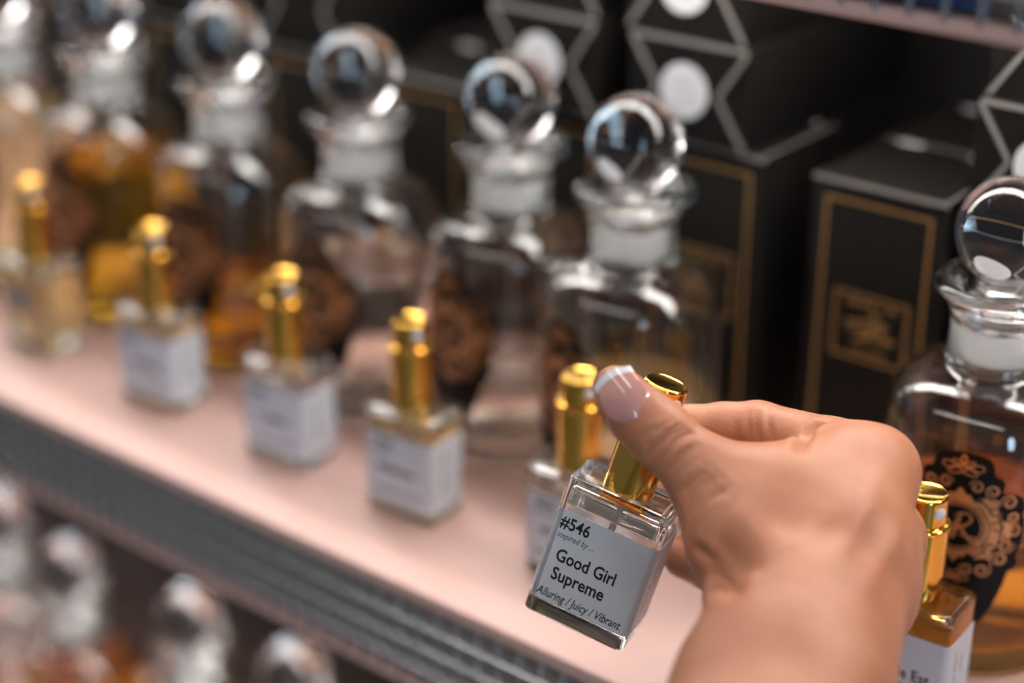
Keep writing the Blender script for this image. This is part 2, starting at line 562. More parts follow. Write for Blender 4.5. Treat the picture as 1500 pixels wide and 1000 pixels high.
def sample_meshes():
    SMP['glass'] = rr_stack('glass_body', inset_layers(0, SH, SW, SD, CORN, 0.0011, 0.0013), M['glass'], 24)
    cap = [(0, SH - 0.0005), (0.0070, SH - 0.0005), (0.0074, SH), (0.0075, SH + 0.0010), (0.0075, SH + 0.0222)]
    cap += arc(0.0073, SH + 0.0230, 0.0006, 0.0008, -60, 110, 5)
    cap += [(0.0066, SH + 0.0240), (0, SH + 0.0240)]
    SMP['collar'] = lathe('collar', cap, M['gold'], 56, 30)
    act = [(0, SH + 0.0236), (0.0064, SH + 0.0236), (0.0064, SH + 0.0318)] + arc(0.0056, SH + 0.0322, 0.0008, 0.0010, 0, 90, 5) + [(0.0048, SH + 0.0329), (0, SH + 0.0328)]
    SMP['actuator'] = lathe('actuator', act, M['gold'], 56, 30)
    SMP['tube'] = lathe('dip_tube', [(0, 0.0095), (0.0010, 0.0095), (0.0010, SH - 0.0055), (0.0019, SH - 0.0050), (0.0019, SH - 0.0026), (0, SH - 0.0026)], M['tube'], 16, 30)
    nz = [(0, -0.0004), (0.0019, -0.0004), (0.0019, 0.0003), (0.0014, 0.0005), (0, 0.0005)]
    SMP['nozzle'] = lathe('nozzle', nz, M['nozzle'], 20, 30)
    # label: front face, round the right-hand corner, along the side
    path = []
    x0 = -SW / 2 + CORN * 0.35
    for i in range(13): path.append((x0 + (SW / 2 - CORN - x0) * i / 12, -SD / 2, 0, -1))
    path = [p for p in path if True]
    for i in range(1, 9):
        a = math.radians(-90 + 90 * i / 8)
        path.append((SW / 2 - CORN + CORN * math.cos(a), -SD / 2 + CORN + CORN * math.sin(a), math.cos(a), math.sin(a)))
    for i in range(1, 6): path.append((SW / 2, -SD / 2 + CORN + (SD - 2 * CORN + 0.001) * i / 5, 1, 0))
    # the left end follows the rounded corner
    P2 = []
    for (x, y, nx, ny) in path:
        if x < -SW / 2 + CORN:
            t = (-SW / 2 + CORN - x) / CORN; a = math.asin(min(1, t))
            P2.append((x, -SD / 2 + CORN - CORN * math.cos(a), -math.sin(a), -math.cos(a)))
        else: P2.append((x, y, nx, ny))
    z0, z1 = 0.0052, 0.0335
    V, Fc = [], []
    for (x, y, nx, ny) in P2:
        for off in (0.00006, 0.00016):
            for z in (z0, z1): V.append((x + nx * off, y + ny * off, z))
    n = len(P2)
    for i in range(n - 1):
        a, b2 = 4 * i, 4 * (i + 1)
        Fc += [(a + 2, b2 + 2, b2 + 3, a + 3), (a, a + 1, b2 + 1, b2), (a + 1, a + 3, b2 + 3, b2 + 1), (a, b2, b2 + 2, a + 2)]
    Fc += [(0, 2, 3, 1), (4 * n - 4, 4 * n - 3, 4 * n - 1, 4 * n - 2)]
    SMP['label'] = smooth_by_angle(mesh('paper_label', V, Fc, M['paper']), 40)


sample_meshes()
dg_tmp = []


def text_mesh(s, width=None, height=0.003, shear=0.0, bold=0.0, m=None):
    """flat lettering in the xy plane, centred on the origin"""
    cu = bpy.data.curves.new('lettering', 'FONT')
    cu.body = s
    cu.size = 1.0
    cu.shear = shear
    cu.offset = bold
    cu.resolution_u = 3
    cu.fill_mode = 'FRONT' if hasattr(cu, 'fill_mode') and False else cu.fill_mode
    o = bpy.data.objects.new('lettering', cu)
    COL.objects.link(o)
    bpy.context.view_layer.update()
    me = bpy.data.meshes.new_from_object(o.evaluated_get(bpy.context.evaluated_depsgraph_get()))
    bpy.data.objects.remove(o)
    bpy.data.curves.remove(cu)
    co = np.zeros(len(me.vertices) * 3); me.vertices.foreach_get('co', co); co = co.reshape(-1, 3)
    lo, hi = co.min(0), co.max(0)
    sy = height            # height = font size (em)
    sx = (width / (hi[0] - lo[0])) if width else sy * 0.85
    co[:, 0] = (co[:, 0] - (lo[0] + hi[0]) / 2) * sx
    co[:, 1] = co[:, 1] * sy - 0.35 * sy
    co[:, 2] = 0
    me.vertices.foreach_set('co', co.ravel())
    me.materials.clear(); me.materials.append(m or M['ink'])
    me.update()
    me.name = 'lettering'
    return me


def blur_line(width, height, seed, m):
    """illegible small print: a row of short irregular strokes"""
    rnd = random.Random(seed)
    V, Fc = [], []
    x = -width / 2
    while x < width / 2:
        w = rnd.uniform(0.25, 0.75) * height
        if rnd.random() < 0.14: x += 0.6 * height
        h0, h1 = rnd.choice([(-0.5, 0.3), (-0.5, 0.5), (-0.5, 0.25), (-0.5, 0.28)])
        b0 = len(V)
        V += [(x, h0 * height, 0), (x + w, h0 * height, 0), (x + w, h1 * height, 0), (x, h1 * height, 0)]
        Fc.append((b0, b0 + 1, b0 + 2, b0 + 3))
        x += w + 0.18 * height
    return mesh('small_print', V, Fc, m)


FRONT = Matrix.Rotation(math.radians(90), 4, 'X')


def on_front(me, name, parent, x, z):
    o = obj(name, me, parent)
    o.matrix_local = Matrix.Translation((x, -SD / 2 - 0.00020, z)) @ FRONT
    return o


def on_side(me, name, parent, y, z):
    o = obj(name, me, parent)
    # text runs downwards along the side face
    rot = Matrix(((0, 0, 1, 0), (0, 1, 0, 0), (-1, 0, 0, 0), (0, 0, 0, 1)))
    o.matrix_local = Matrix.Translation((SW / 2 + 0.00020, y, z)) @ rot
    return o


def sample_bottle(label, group, liq, level, seed, noz=62, lines=None, has_label=True):
    root = empty('sample_bottle')
    tag(root, label, 'bottle', group)
    gl = obj('glass_body', SMP['glass'], root)
    w, d, r = SW - 2 * WALL, SD - 2 * WALL, CORN - 0.0007
    z0, zt = 0.0062, SH - 0.0024
    obj('perfume', rr_stack('perfume', inset_layers(z0, level, w, d, r, 0.0008, 0.0002), M[liq], 30), gl)
    if zt - level > 0.001:
        obj('air_space', rr_stack('air_space', inset_layers(level + 0.0001, zt, w, d, r, 0.0002, 0.0016), M['air'], 30), gl)
    obj('dip_tube', SMP['tube'], gl)
    cap = obj('pump_cap', SMP['collar'], root)
    cap['label'] = 'shiny gold spray pump'
    ac = obj('actuator', SMP['actuator'], cap)
    nz = obj('nozzle', SMP['nozzle'], cap)
    a = math.radians(noz)
    nz.matrix_local = Matrix.Translation((0.0063 * math.sin(a), -0.0063 * math.cos(a), SH + 0.0290)) @ Matrix.Rotation(a, 4, 'Z') @ Matrix.Rotation(math.radians(90), 4, 'X')
    if has_label:
        lb = obj('paper_label', SMP['label'], root)
        lb['label'] = 'white printed label wrapped round one corner'
        if lines is None:
            on_front(blur_line(0.0085, 0.0030, seed, M['ink']), 'print', lb, -0.0080, 0.0300)
            on_front(blur_line(0.0110, 0.0012, seed + 1, M['greyink']), 'print', lb, -0.0070, 0.0262)
            on_front(blur_line(0.0160, 0.0031, seed + 2, M['ink']), 'print', lb, -0.0005, 0.0196)
            on_front(blur_line(0.0220, 0.0017, seed + 3, M['greyink']), 'print', lb, -0.0005, 0.0105)
            o = on_side(blur_line(0.0170, 0.0014, seed + 4, M['greyink']), 'print', lb, -0.0020, 0.0205)
        else:
            for (s, x, z, wd, h, sh, bd, mk) in lines:
                on_front(text_mesh(s, wd, h, sh, bd, M[mk]), 'lettering', lb, x, z)
            num = lines[-1][0]
    return root


# ------------------------------------------------------------------ the shelving
def apron(parent, x0, x1, z_top, z_bot, y):
    """grid of glittering wires under a shelf front: every wire a part"""
    pitch = 0.0092
    t = 0.0015
    vm = box_mesh('upright_wire', t, 0.0016, z_top - z_bot, M['wire'], 0.0003, 1)
    n = int((x1 - x0) / pitch)
    for i in range(n + 1):
        obj('upright_wire', vm, parent, (x0 + i * pitch, y + 0.0012, z_bot))
    hm = box_mesh('cross_wire', x1 - x0, 0.0024, 0.0024, M['wire'], 0.0004, 1)
    k = int(round((z_top - z_bot) / pitch))
    for i in range(1, k):
        obj('cross_wire', hm, parent, ((x0 + x1) / 2, y - 0.0006, z_bot + i * (z_top - z_bot) / k - 0.0012))


def shelf(zt, x0, x1, label, yfront=0.3785, yback=0.70):
    root = empty('display_shelf', ((x0 + x1) / 2, (yfront + yback) / 2, zt))
    tag(root, label, 'shelf', 'tiers of the display')
    inv = Matrix.Translation((-(x0 + x1) / 2, -(yfront + yback) / 2, -zt))
    h = empty('tmp')
    b = obj('board', box_mesh('board', x1 - x0, yback - yfront, 0.006, M['pink'], 0.0012), root, (0, 0, -0.006))
    b['label'] = 'pink laminate board'
    lipm = box_mesh('lower_trim', x1 - x0, 0.005, 0.0042, M['pink'], 0.0008)
    obj('lower_trim', lipm, root, (0, yfront + 0.0064 - (yfront + yback) / 2, -0.0462))
    bpy.data.objects.remove(h)
    # lit strip fixed under the board
    hs = obj('light_housing', box_mesh('light_housing', x1 - x0 - 0.06, 0.030, 0.008, M['alu'], 0.0006, 1), root, (0, 0.500 - (yfront + yback) / 2, -0.0140))
    obj('light_strip', box_mesh('light_strip', x1 - x0 - 0.08, 0.024, 0.004, M['led']), hs, (0, 0, -0.0030))
    ap = root
    xa = -(x1 - x0) / 2
    apron(ap, xa, -xa, -0.006, -0.043, yfront + 0.0025 - (yfront + yback) / 2)
    return root


mid = shelf(0.0, -1.02, 0.06, 'pink display shelf holding the perfume bottles, glittering wire grid below its front')
obj('backing_strip', box_mesh('backing_strip', 1.06, 0.0015, 0.034, pbr('brown_grey_panel', (0.42, 0.38, 0.33), 0.6, noise=0.1, nscale=60)), mid, (0, 0.3900 - 0.53925, -0.0415))
up = shelf(0.2685, -1.02, 0.06, 'upper pink shelf at top right with wire grid in front of blue')
shelf(-0.306, -1.30, -0.10, 'lower pink shelf under the bottles at bottom left')

wall = obj('wall_back', box_mesh('wall_back', 2.6, 0.02, 2.2, M['black_wall']), None, (-0.5, 0.72, -1.2))
tag(wall, 'black panel behind the stacked boxes', 'wall', kind='structure')

# blue and grey backing strips behind the upper grid
for (xa, xb, mk) in ((-0.420, -0.1755, 'bluepanel'), (-0.1745, 0.040, 'greypanel')):
    bo = obj('backing_strip', box_mesh('backing_strip', xb - xa, 0.0015, 0.034, M[mk]), up, ((xa + xb) / 2 + 0.48, 0.3900 - 0.53925, -0.0415))

pn = obj('dark_filler_1', box_mesh('dark_filler_1', 1.1, 0.012, 0.20, M['black_wall'], 0.001), None, (-0.75, 0.560, -0.3055))  # added black sheet, stands in for the dark boxes behind the lower bottles
tag(pn, 'added black panel filling the dark gaps behind the lower bottles', 'panel', kind='structure')

fl = obj('floor', box_mesh('floor', 6.0, 5.0, 0.04, pbr('shop_floor', (0.30, 0.27, 0.25), 0.4, noise=0.1, nscale=4)), None, (-0.4, -1.75, -1.24))
tag(fl, 'pale shop floor below the display', 'floor', kind='structure')

# ------------------------------------------------------------------ boxes
BW, BDp, BSH, BLH = 0.0526, 0.0520, 0.1240, 0.0385
BY = 0.530
rnd = random.Random(4)


def bar(name, a, b, w, m, normal=(0, -1, 0), h=0.0006):
    a, b, nrm = Vector(a), Vector(b), Vector(normal)
    d = (b - a).normalized(); s = d.cross(nrm).normalized() * w / 2
    top = nrm * h
    V = [a - s, a + s, b + s, b - s, a - s + top, a + s + top, b + s + top, b - s + top]
    return mesh(name, V, [(4, 5, 6, 7), (0, 1, 5, 4), (1, 2, 6, 5), (2, 3, 7, 6), (3, 0, 4, 7), (3, 2, 1, 0)], m)


def fix_normals(me):
    bm = bmesh.new(); bm.from_mesh(me); bmesh.ops.recalc_face_normals(bm, faces=bm.faces); bm.to_mesh(me); bm.free()
    return me


def frame_mesh(name, w, h, t, m):
    """rectangular printed frame in xz plane facing -y, centred"""
    o = [(-w / 2, -h / 2), (w / 2, -h / 2), (w / 2, h / 2), (-w / 2, h / 2)]
    i = [(-w / 2 + t, -h / 2 + t), (w / 2 - t, -h / 2 + t), (w / 2 - t, h / 2 - t), (-w / 2 + t, h / 2 - t)]
    V = [(p[0], 0, p[1]) for p in o + i]
    return mesh(name, V, [(k, (k + 1) % 4, 4 + (k + 1) % 4, 4 + k) for k in range(4)], m)


def flat_ribbons(name, curves, m):
    V, Fc = [], []
    for pts, w in curves:
        n = len(pts); base = len(V)
        for i, (u, v) in enumerate(pts):
            a = pts[max(0, i - 1)]; b2 = pts[min(n - 1, i + 1)]
            du, dv = b2[0] - a[0], b2[1] - a[1]; L = math.hypot(du, dv) or 1
            V += [(u - dv / L * w / 2, 0, v + du / L * w / 2), (u + dv / L * w / 2, 0, v - du / L * w / 2)]
        for i in range(n - 1): Fc.append((base + 2 * i, base + 2 * i + 1, base + 2 * i + 3, base + 2 * i + 2))
    return mesh(name, V, Fc, m)


BX = {}
BX['stand'] = box_mesh('carton', BW, BDp, BSH, M['box'], 0.0006, 2)
BX['lie'] = box_mesh('carton', BW, BSH, BLH, M['box'], 0.0006, 2)
BX['frame'] = frame_mesh('gold_frame', BW - 0.0105, BSH - 0.012, 0.0013, M['goldprint'])
BX['eframe'] = frame_mesh('emblem_frame', 0.0300, 0.0255, 0.0011, M['goldprint'])
_s = 0.001
sig = [(-10, 1.0), (-6, 1.6), (-2.0, 2.6), (1.5, 5.4), (2.6, 6.2), (2.0, 3.0), (0.4, -2.4), (-2.0, -4.2), (-3.4, -3.2), (0, -1.2), (5, 0.4), (6.4, 2.6), (4.6, 3.4), (4.0, 0.6), (5.6, -2.0), (10.5, -2.6)]
sig2 = [(-9, -1.2), (-4, -0.4), (0, 0.6), (4.4, 2.2)]
sig3 = [(-6, -5.0), (0, -3.6), (6, -3.8), (10, -3.0)]
BX['sig'] = flat_ribbons('signature', [([(p[0] * _s, p[1] * _s) for p in catmull(K, 6)], 0.0012) for K in (sig, sig2, sig3)], M['goldprint'])


def sticker_mesh():
    prof = [(0, 0), (0.0104, 0), (0.0104, 0.0002), (0, 0.0002)]
    return lathe('sticker', prof, M['sticker'], 48, 30)


BX['sticker'] = sticker_mesh()


def edges_top(root, d, z):
    """pale worn card edges round the top of an upright box"""
    w = BW
    e = 0.0011
    for a, b2 in (((-w / 2, -d / 2, z - e), (w / 2, -d / 2, z - e)),):
        obj('card_edge', fix_normals(bar('card_edge', a, b2, 0.0014, M['edge'])), root)
    for s in (1,):
        obj('card_edge', fix_normals(bar('card_edge', (s * (w / 2 - 0.0007), -d / 2, z), (s * (w / 2 - 0.0007), d / 2, z), 0.0009, M['edge'], (0, 0, 1), 0.0002)), root)


def upright_box(x, yf, z, label, emblem=True, tabs=True):
    root = empty('perfume_box', (x, yf + BDp / 2, z))
    tag(root, label, 'box', 'black perfume cartons')
    obj('carton', BX['stand'], root)
    edges_top(root, BDp, BSH)
    f = obj('gold_frame', BX['frame'], root, (0, -BDp / 2 - 0.0002, BSH / 2 - 0.001))
    if emblem:
        e = obj('emblem', BX['eframe'], root, (0.0005, -BDp / 2 - 0.0002, 0.0700))
        e['label'] = 'small gold framed emblem with a scrawled signature'
        obj('signature', BX['sig'], e, (0, 0, 0.0))
        t1 = blur_line(0.0200, 0.0022, 5, M['goldprint']); o = obj('small_print', t1, e); o.matrix_local = Matrix.Translation((0, 0, 0.0092)) @ FRONT
        t2 = blur_line(0.0140, 0.0018, 6, M['goldprint']); o = obj('small_print', t2, e); o.matrix_local = Matrix.Translation((0, 0, -0.0090)) @ FRONT
    if tabs:
        tm = box_mesh('card_tab', 0.0095, 0.0026, 0.0004, M['sticker'])
        for sx in (-0.0145, 0.0145):
            obj('card_tab', tm, root, (sx, BDp / 2 - 0.0026, BSH))
    return root


def lying_box(x, yf, z, label, sticker=True, sd=0):
    root = empty('perfume_box', (x, yf + BSH / 2, z))
    tag(root, label, 'box', 'black perfume cartons')
    obj('carton', BX['lie'], root)
    w, h, y = BW / 2, BLH, -BSH / 2
    q = 0.013
    k = h / 2
    # folded end: side triangles and the top and bottom trapezoids
    def flap(P, t):
        V = [(p[0], y - 0.0001, p[1]) for p in P] + [(p[0], y - t, p[1]) for p in P]
        n = len(P)
        Fc = [tuple(range(n)), tuple(range(2 * n - 1, n - 1, -1))] + [(i, n + i, n + (i + 1) % n, (i + 1) % n) for i in range(n)]
        return obj('flap', fix_normals(mesh('flap', V, Fc, M['box'])), root)
    flap([(-w, 0.0004), (-w + q, k), (-w, h - 0.0004)], 0.0005)
    flap([(w, 0.0004), (w, h - 0.0004), (w - q, k)], 0.0005)
    flap([(-w + 0.001, h), (-w + q + 0.0006, k), (w - q - 0.0006, k), (w - 0.001, h)], 0.0009)
    flap([(-w + 0.001, 0), (w - 0.001, 0), (w - q - 0.0006, k), (-w + q + 0.0006, k)], 0.0008)
    ew = 0.0015
    yy = y - 0.0009
    for a, b2 in (((-w + 0.0008, h - 0.0012), (-w + q, k)), ((w - 0.0008, h - 0.0012), (w - q, k)), ((-w + 0.0008, 0.0012), (-w + q, k)), ((w - 0.0008, 0.0012), (w - q, k)), ((-w + 0.001, h - 0.0007), (w - 0.001, h - 0.0007))):
        obj('card_edge', fix_normals(bar('card_edge', (a[0], yy, a[1]), (b2[0], yy, b2[1]), ew, M['edge'], (0, -1, 0), 0.0004)), root)
    if sticker:
        s = obj('sticker', BX['sticker'], root, (-0.0010, yy - 0.0004, k), (math.radians(90), 0, 0))
        s['label'] = 'round white paper seal'
        for i, (wd, zz) in enumerate(((0.008, 0.0050), (0.012, 0.0018), (0.013, -0.0014), (0.009, -0.0048))):
            t = blur_line(wd, 0.0015, 40 + i, M['paleink'])
            o = obj('small_print', t, s); o.matrix_local = Matrix.Translation((0, zz, 0.00025))
    return root


cA = -0.2708
upright_box(cA, BY, 0, 'upright black box with gold emblem, alone beside the amber bottle')
upright_box(cA - 0.001, BY + BDp + 0.002, 0, 'upright black box standing right behind the emblem box', emblem=False)
cB, cC, cD, cE, cR = -0.3525, -0.4210, -0.4875, -0.556, -0.2118
upright_box(cB + 0.0078, BY + 0.001, 0, 'upright black box under the sealed pair, behind the half-clear bottle above the thumb')
lying_box(cB, BY, BSH, 'lying black box whose white round seal shows fully, over the thumb')
lying_box(cB - 0.003, BY + 0.002, BSH + BLH, 'topmost lying black box, its seal cut by the top edge')
upright_box(cC + 0.003, BY + 0.002, 0, 'upright black box under the sealed box left of the middle')
lying_box(cC, BY, BSH, 'lying black box with seal half hidden by a ball stopper')
lying_box(cC - 0.002, BY + 0.004, BSH + BLH, 'top lying black box of the stack left of middle, above the frame')
upright_box(cD, BY, 0, 'upright black box with nothing on it between two stacks', emblem=False)
upright_box(cD, BY + BDp + 0.002, 0, 'upright black box behind the box with nothing on it', emblem=False)
upright_box(cE, BY, 0, 'upright black box under a stack at left behind the third bottle', emblem=False)
lying_box(cE, BY, BSH, 'lying black box at upper left between two ball stoppers', sticker=False)
upright_box(-0.640, BY, 0, 'upright black box behind the leftmost golden bottle', emblem=False)
lying_box(-0.640, BY, BSH, 'lying black box behind the leftmost ball stoppers', sticker=False)
upright_box(-0.725, BY, 0, 'upright black box at the far left end of the row', emblem=False)
upright_box(cR, BY + 0.002, 0, 'upright black box behind the amber bottle at the right edge', emblem=False)
lying_box(cR, BY, BSH, 'lying black box just above the amber bottle stopper')
lying_box(cR + 0.001, BY + 0.003, BSH + BLH, 'upper lying black box at right under the pink shelf', sticker=False)

# ------------------------------------------------------------------ big bottles on the shelf
G1 = 'big stoppered perfume bottles'
perfume_bottle(-0.2006, 0.480, 0, 0.0470, 'amber', 13, 'big stoppered bottle of amber perfume at the right edge, ornate black label', G1, seg=96)
perfume_bottle(-0.3384, 0.478, 0, 0.0440, 'pale', -14, 'big stoppered bottle with pale yellow perfume behind the thumb', G1, seg=80)
perfume_bottle(-0.4045, 0.490, 0, 0.0300, 'rose', -7, 'big stoppered bottle left of the one behind the thumb, faintly pink contents', G1)
perfume_bottle(-0.4741, 0.480, 0, 0.0605, 'rose', 5, 'big stoppered bottle in the middle of the row, nearly full of clear perfume', G1)
perfume_bottle(-0.5514, 0.480, 0, 0.0275, 'orange', 2, 'big stoppered bottle half full of orange perfume', G1)
perfume_bottle(-0.6323, 0.480, 0, 0.0720, 'golden', 2, 'big stoppered bottle filled with golden perfume, second from left', G1)
perfume_bottle(-0.7080, 0.480, 0, 0.0780, 'pale', 2, 'big stoppered bottle cut by the left edge of the picture', G1)
# lower shelf
G2 = 'bottles on the lower shelf'
ZL = -0.306
for (x, liq, lv, lb) in ((-0.765, 'water', 0.060, 'blurred stoppered bottle of clear perfume at far left on the lower shelf'),
                         (-0.690, 'orange', 0.078, 'blurred stoppered bottle of orange perfume, left one on the lower shelf'),
                         (-0.605, 'orange', 0.078, 'blurred stoppered bottle of orange perfume, right one on the lower shelf'),
                         (-0.530, 'rose', 0.070, 'blurred stoppered bottle of pale perfume on the lower shelf, bottom middle'),
                         (-0.458, 'pale', 0.070, 'ball-stoppered bottle barely entering the bottom edge under the shelf front')):
    perfume_bottle(x, 0.468 if x == -0.690 else 0.478, ZL, lv, liq, 5, lb, G2)

# ------------------------------------------------------------------ sample bottles
G3 = 'small sample bottles with gold pumps'
samples = [(-0.6190, 0.4237, 4, 'pale', 0.036, 'small sample bottle with gold pump at the far left of the row', False),
           (-0.5355, 0.4210, 4, 'pale', 0.037, 'small labelled sample bottle, second from left in the row', True),
           (-0.4590, 0.4205, 5, 'water', 0.033, 'small labelled sample bottle, third from left in the row', True),
           (-0.3935, 0.4205, 4, 'pale', 0.036, 'small labelled sample bottle standing alone left of the held one', True),
           (-0.3190, 0.4226, 4, 'rose', 0.034, 'small sample bottle half hidden behind the held bottle and thumb', True)]
for i, (x, y, rz, liq, lv, lb, hl) in enumerate(samples):
    s = sample_bottle(lb, G3, liq, lv, 100 + 10 * i, has_label=hl)
    s.location = (x, y, 0.0004); s.rotation_euler = (0, 0, math.radians(rz))
    if not hl:
        lp = obj('small_label', box_mesh('small_label', 0.010, 0.0002, 0.012, pbr('grey_label', (0.16, 0.18, 0.24), 0.5)), s, (-0.004, -SD / 2 - 0.0002, 0.018))
s6 = sample_bottle('small sample bottle of amber perfume beside the wrist at bottom right', G3, 'honey', SH - 0.0045, 300, lines=[
    ('inspired by ...', -0.0052, 0.0263, 0.0130, 0.0024, 0.25, 0.0, 'greyink'),
    ('La Vie Est', 0.0012, 0.0200, 0.0190, 0.0055, 0.0, 0.020, 'ink'),
    ('Belle', 0.0002, 0.0145, 0.0090, 0.0055, 0.0, 0.020, 'ink')])
s6.location = (-0.1930, 0.4242, 0.0004); s6.rotation_euler = (0, 0, math.radians(4))
lb6 = [c for c in s6.children if c.name.startswith('paper_label')][0]
on_side(text_mesh('Valley of Roses', 0.0175, 0.0023, 0.0, 0.006, M['ink']), 'lettering', lb6, -0.0035, 0.0200)
on_side(text_mesh('8547', 0.0060, 0.0023, 0.0, 0.004, M['greyink']), 'lettering', lb6, 0.0010, 0.0225)

# the held bottle
held = sample_bottle('clear sample bottle with a lettered white label, held tilted in the hand', G3, 'water', 0.0350, 400, noz=55, lines=[
    ('#546', -0.0086, 0.0302, 0.0090, 0.0052, 0.0, 0.020, 'ink'),
    ('inspired by ...', -0.0072, 0.0262, 0.0112, 0.0028, 0.28, 0.0, 'greyink'),
    ('Good Girl', -0.0020, 0.0202, 0.0182, 0.0055, 0.0, 0.020, 'ink'),
    ('Supreme', -0.0026, 0.0144, 0.0162, 0.0055, 0.0, 0.020, 'ink'),
    ('Alluring / Juicy / Vibrant', -0.0002, 0.0079, 0.0262, 0.0038, 0.25, 0.008, 'ink')])
hb = Vector((0.36, -0.222, 0.905)).normalized()
hu = Vector((0.305, -0.905, -0.297)); hu = (hu - hb * hu.dot(hb)).normalized()
Yl, Zl = pdir(*hb).normalized(), pdir(*hu).normalized()
Xl = Yl.cross(Zl).normalized()
top_c = pt(921, 714, 0.4955)
org = top_c - Zl * SH
held.matrix_world = Matrix(((Xl.x, Yl.x, Zl.x, org.x), (Xl.y, Yl.y, Zl.y, org.y), (Xl.z, Yl.z, Zl.z, org.z), (0, 0, 0, 1)))
lbh = [c for c in held.children if c.name.startswith('paper_label')][0]
on_side(text_mesh('Valley of Roses', 0.0165, 0.0021, 0.0, 0.004, M['ink']), 'lettering', lbh, -0.0030, 0.0195)
on_side(text_mesh('8546', 0.0060, 0.0021, 0.0, 0.004, M['greyink']), 'lettering', lbh, 0.0010, 0.0220)

# ------------------------------------------------------------------ the hand
mm = 0.001


def J(x, y, d, r):
    p = pt(x, y, d)
    return (p.x, p.y, p.z, r * mm)


thumb = [J(901, 565, .4724, 5.7), J(914, 581, .4718, 6.7), J(936, 608, .4714, 8.2), J(965, 634, .4717, 9.0), J(1012, 677, .4716, 8.7), J(1055, 724, .4700, 10.5)]
thumb_meta = [J(1055, 724, .4700, 10.5), J(1083, 790, .4630, 14.0), J(1152, 880, .4520, 14.0)]
index = [J(1277, 690, .4800, 11.0), J(1215, 660, .4900, 9.3), J(1110, 628, .5030, 7.9), J(1060, 628, .5055, 7.5), J(1008, 630, .5060, 7.2), J(958, 642, .5050, 6.4)]
middle = [J(1296, 790, .4930, 11.0), J(1220, 740, .5150, 9.2), J(1110, 700, .5350, 8.4), J(1030, 705, .5400, 7.8), J(985, 722, .5360, 7.0)]
ring = [J(1274, 850, .5000, 10.5), J(1200, 850, .5250, 9.0), J(1110, 838, .5400, 8.2), J(1040, 828, .5400, 7.6), J(1003, 815, .5350, 6.8)]
little = [J(1242, 895, .5000, 9.5), J(1190, 910, .5200, 8.0), J(1120, 890, .5350, 7.2), J(1075, 872, .5350, 6.6)]
palm = [[J(1190, 930, .4420, 15.5), J(1240, 800, .4620, 13.5), J(1281, 690, .4790, 11.8)],
        [J(1196, 940, .4480, 15.0), J(1258, 850, .4720, 13.0), J(1299, 785, .4910, 10.6)],
        [J(1194, 950, .4600, 15.0), J(1250, 880, .4850, 12.5), J(1278, 845, .5000, 10.2)],
        [J(1150, 905, .4480, 14.0), J(1170, 800, .4610, 14.0), J(1235, 710, .4760, 11.0)],
        [J(1062, 722, .4690, 10.5), J(1130, 728, .4690, 11.0), J(1225, 705, .4770, 10.5)],
        [J(1158, 930, .4450, 16.0), J(1190, 860, .4620, 16.5)]]
arm = [[J(1180, 925, .4420, 17.0), J(1150, 1010, .4250, 17.5), J(1090, 1220, .3850, 22.0), J(1040, 1420, .3500, 26.0)],
       [J(1165, 930, .4430, 16.0), J(1108, 1020, .4280, 17.5), J(1050, 1220, .3900, 22.0), J(1000, 1420, .3550, 26.0)],
       [J(1196, 930, .4470, 16.5), J(1176, 1010, .4290, 17.5), J(1160, 1220, .3900, 22.0), J(1110, 1420, .3550, 26.0)]]
all_pts = np.array([j for ch in [thumb, thumb_meta, index, middle, ring, little] + palm + arm for j in ch])
H_STEP = 0.0009
lo = (all_pts[:, :3] - all_pts[:, 3:4]).min(0) - 0.004
hi = (all_pts[:, :3] + all_pts[:, 3:4]).max(0) + 0.004
dims = np.ceil((hi - lo) / H_STEP).astype(int) + 1
FAR = 0.03


def chain_field(chains, k):
    fld = np.full(dims, FAR, np.float32)
    for ch in chains:
        for a, b2 in zip(ch[:-1], ch[1:]):
            a, b2 = np.array(a), np.array(b2)
            mrg = max(a[3], b2[3]) + 0.016
            i0 = np.maximum(0, np.floor((np.minimum(a[:3], b2[:3]) - mrg - lo) / H_STEP).astype(int))
            i1 = np.minimum(dims, np.ceil((np.maximum(a[:3], b2[:3]) + mrg - lo) / H_STEP).astype(int))
            gx = (lo[0] + np.arange(i0[0], i1[0]) * H_STEP).astype(np.float32)[:, None, None]
            gy = (lo[1] + np.arange(i0[1], i1[1]) * H_STEP).astype(np.float32)[None, :, None]
            gz = (lo[2] + np.arange(i0[2], i1[2]) * H_STEP).astype(np.float32)[None, None, :]
            ab = b2[:3] - a[:3]; L2 = float(ab @ ab)
            t = ((gx - a[0]) * ab[0] + (gy - a[1]) * ab[1] + (gz - a[2]) * ab[2]) / L2
            np.clip(t, 0, 1, out=t)
            d = np.sqrt((gx - a[0] - t * ab[0]) ** 2 + (gy - a[1] - t * ab[1]) ** 2 + (gz - a[2] - t * ab[2]) ** 2) - (a[3] + (b2[3] - a[3]) * t)
            sl = tuple(slice(i0[j], i1[j]) for j in range(3))
            fld[sl] = smin(fld[sl], d.astype(np.float32), k)
    return fld


def smin(a, b, k):
    h = np.clip(k - np.abs(a - b), 0, None) / k
    return np.minimum(a, b) - h * h * k * 0.25


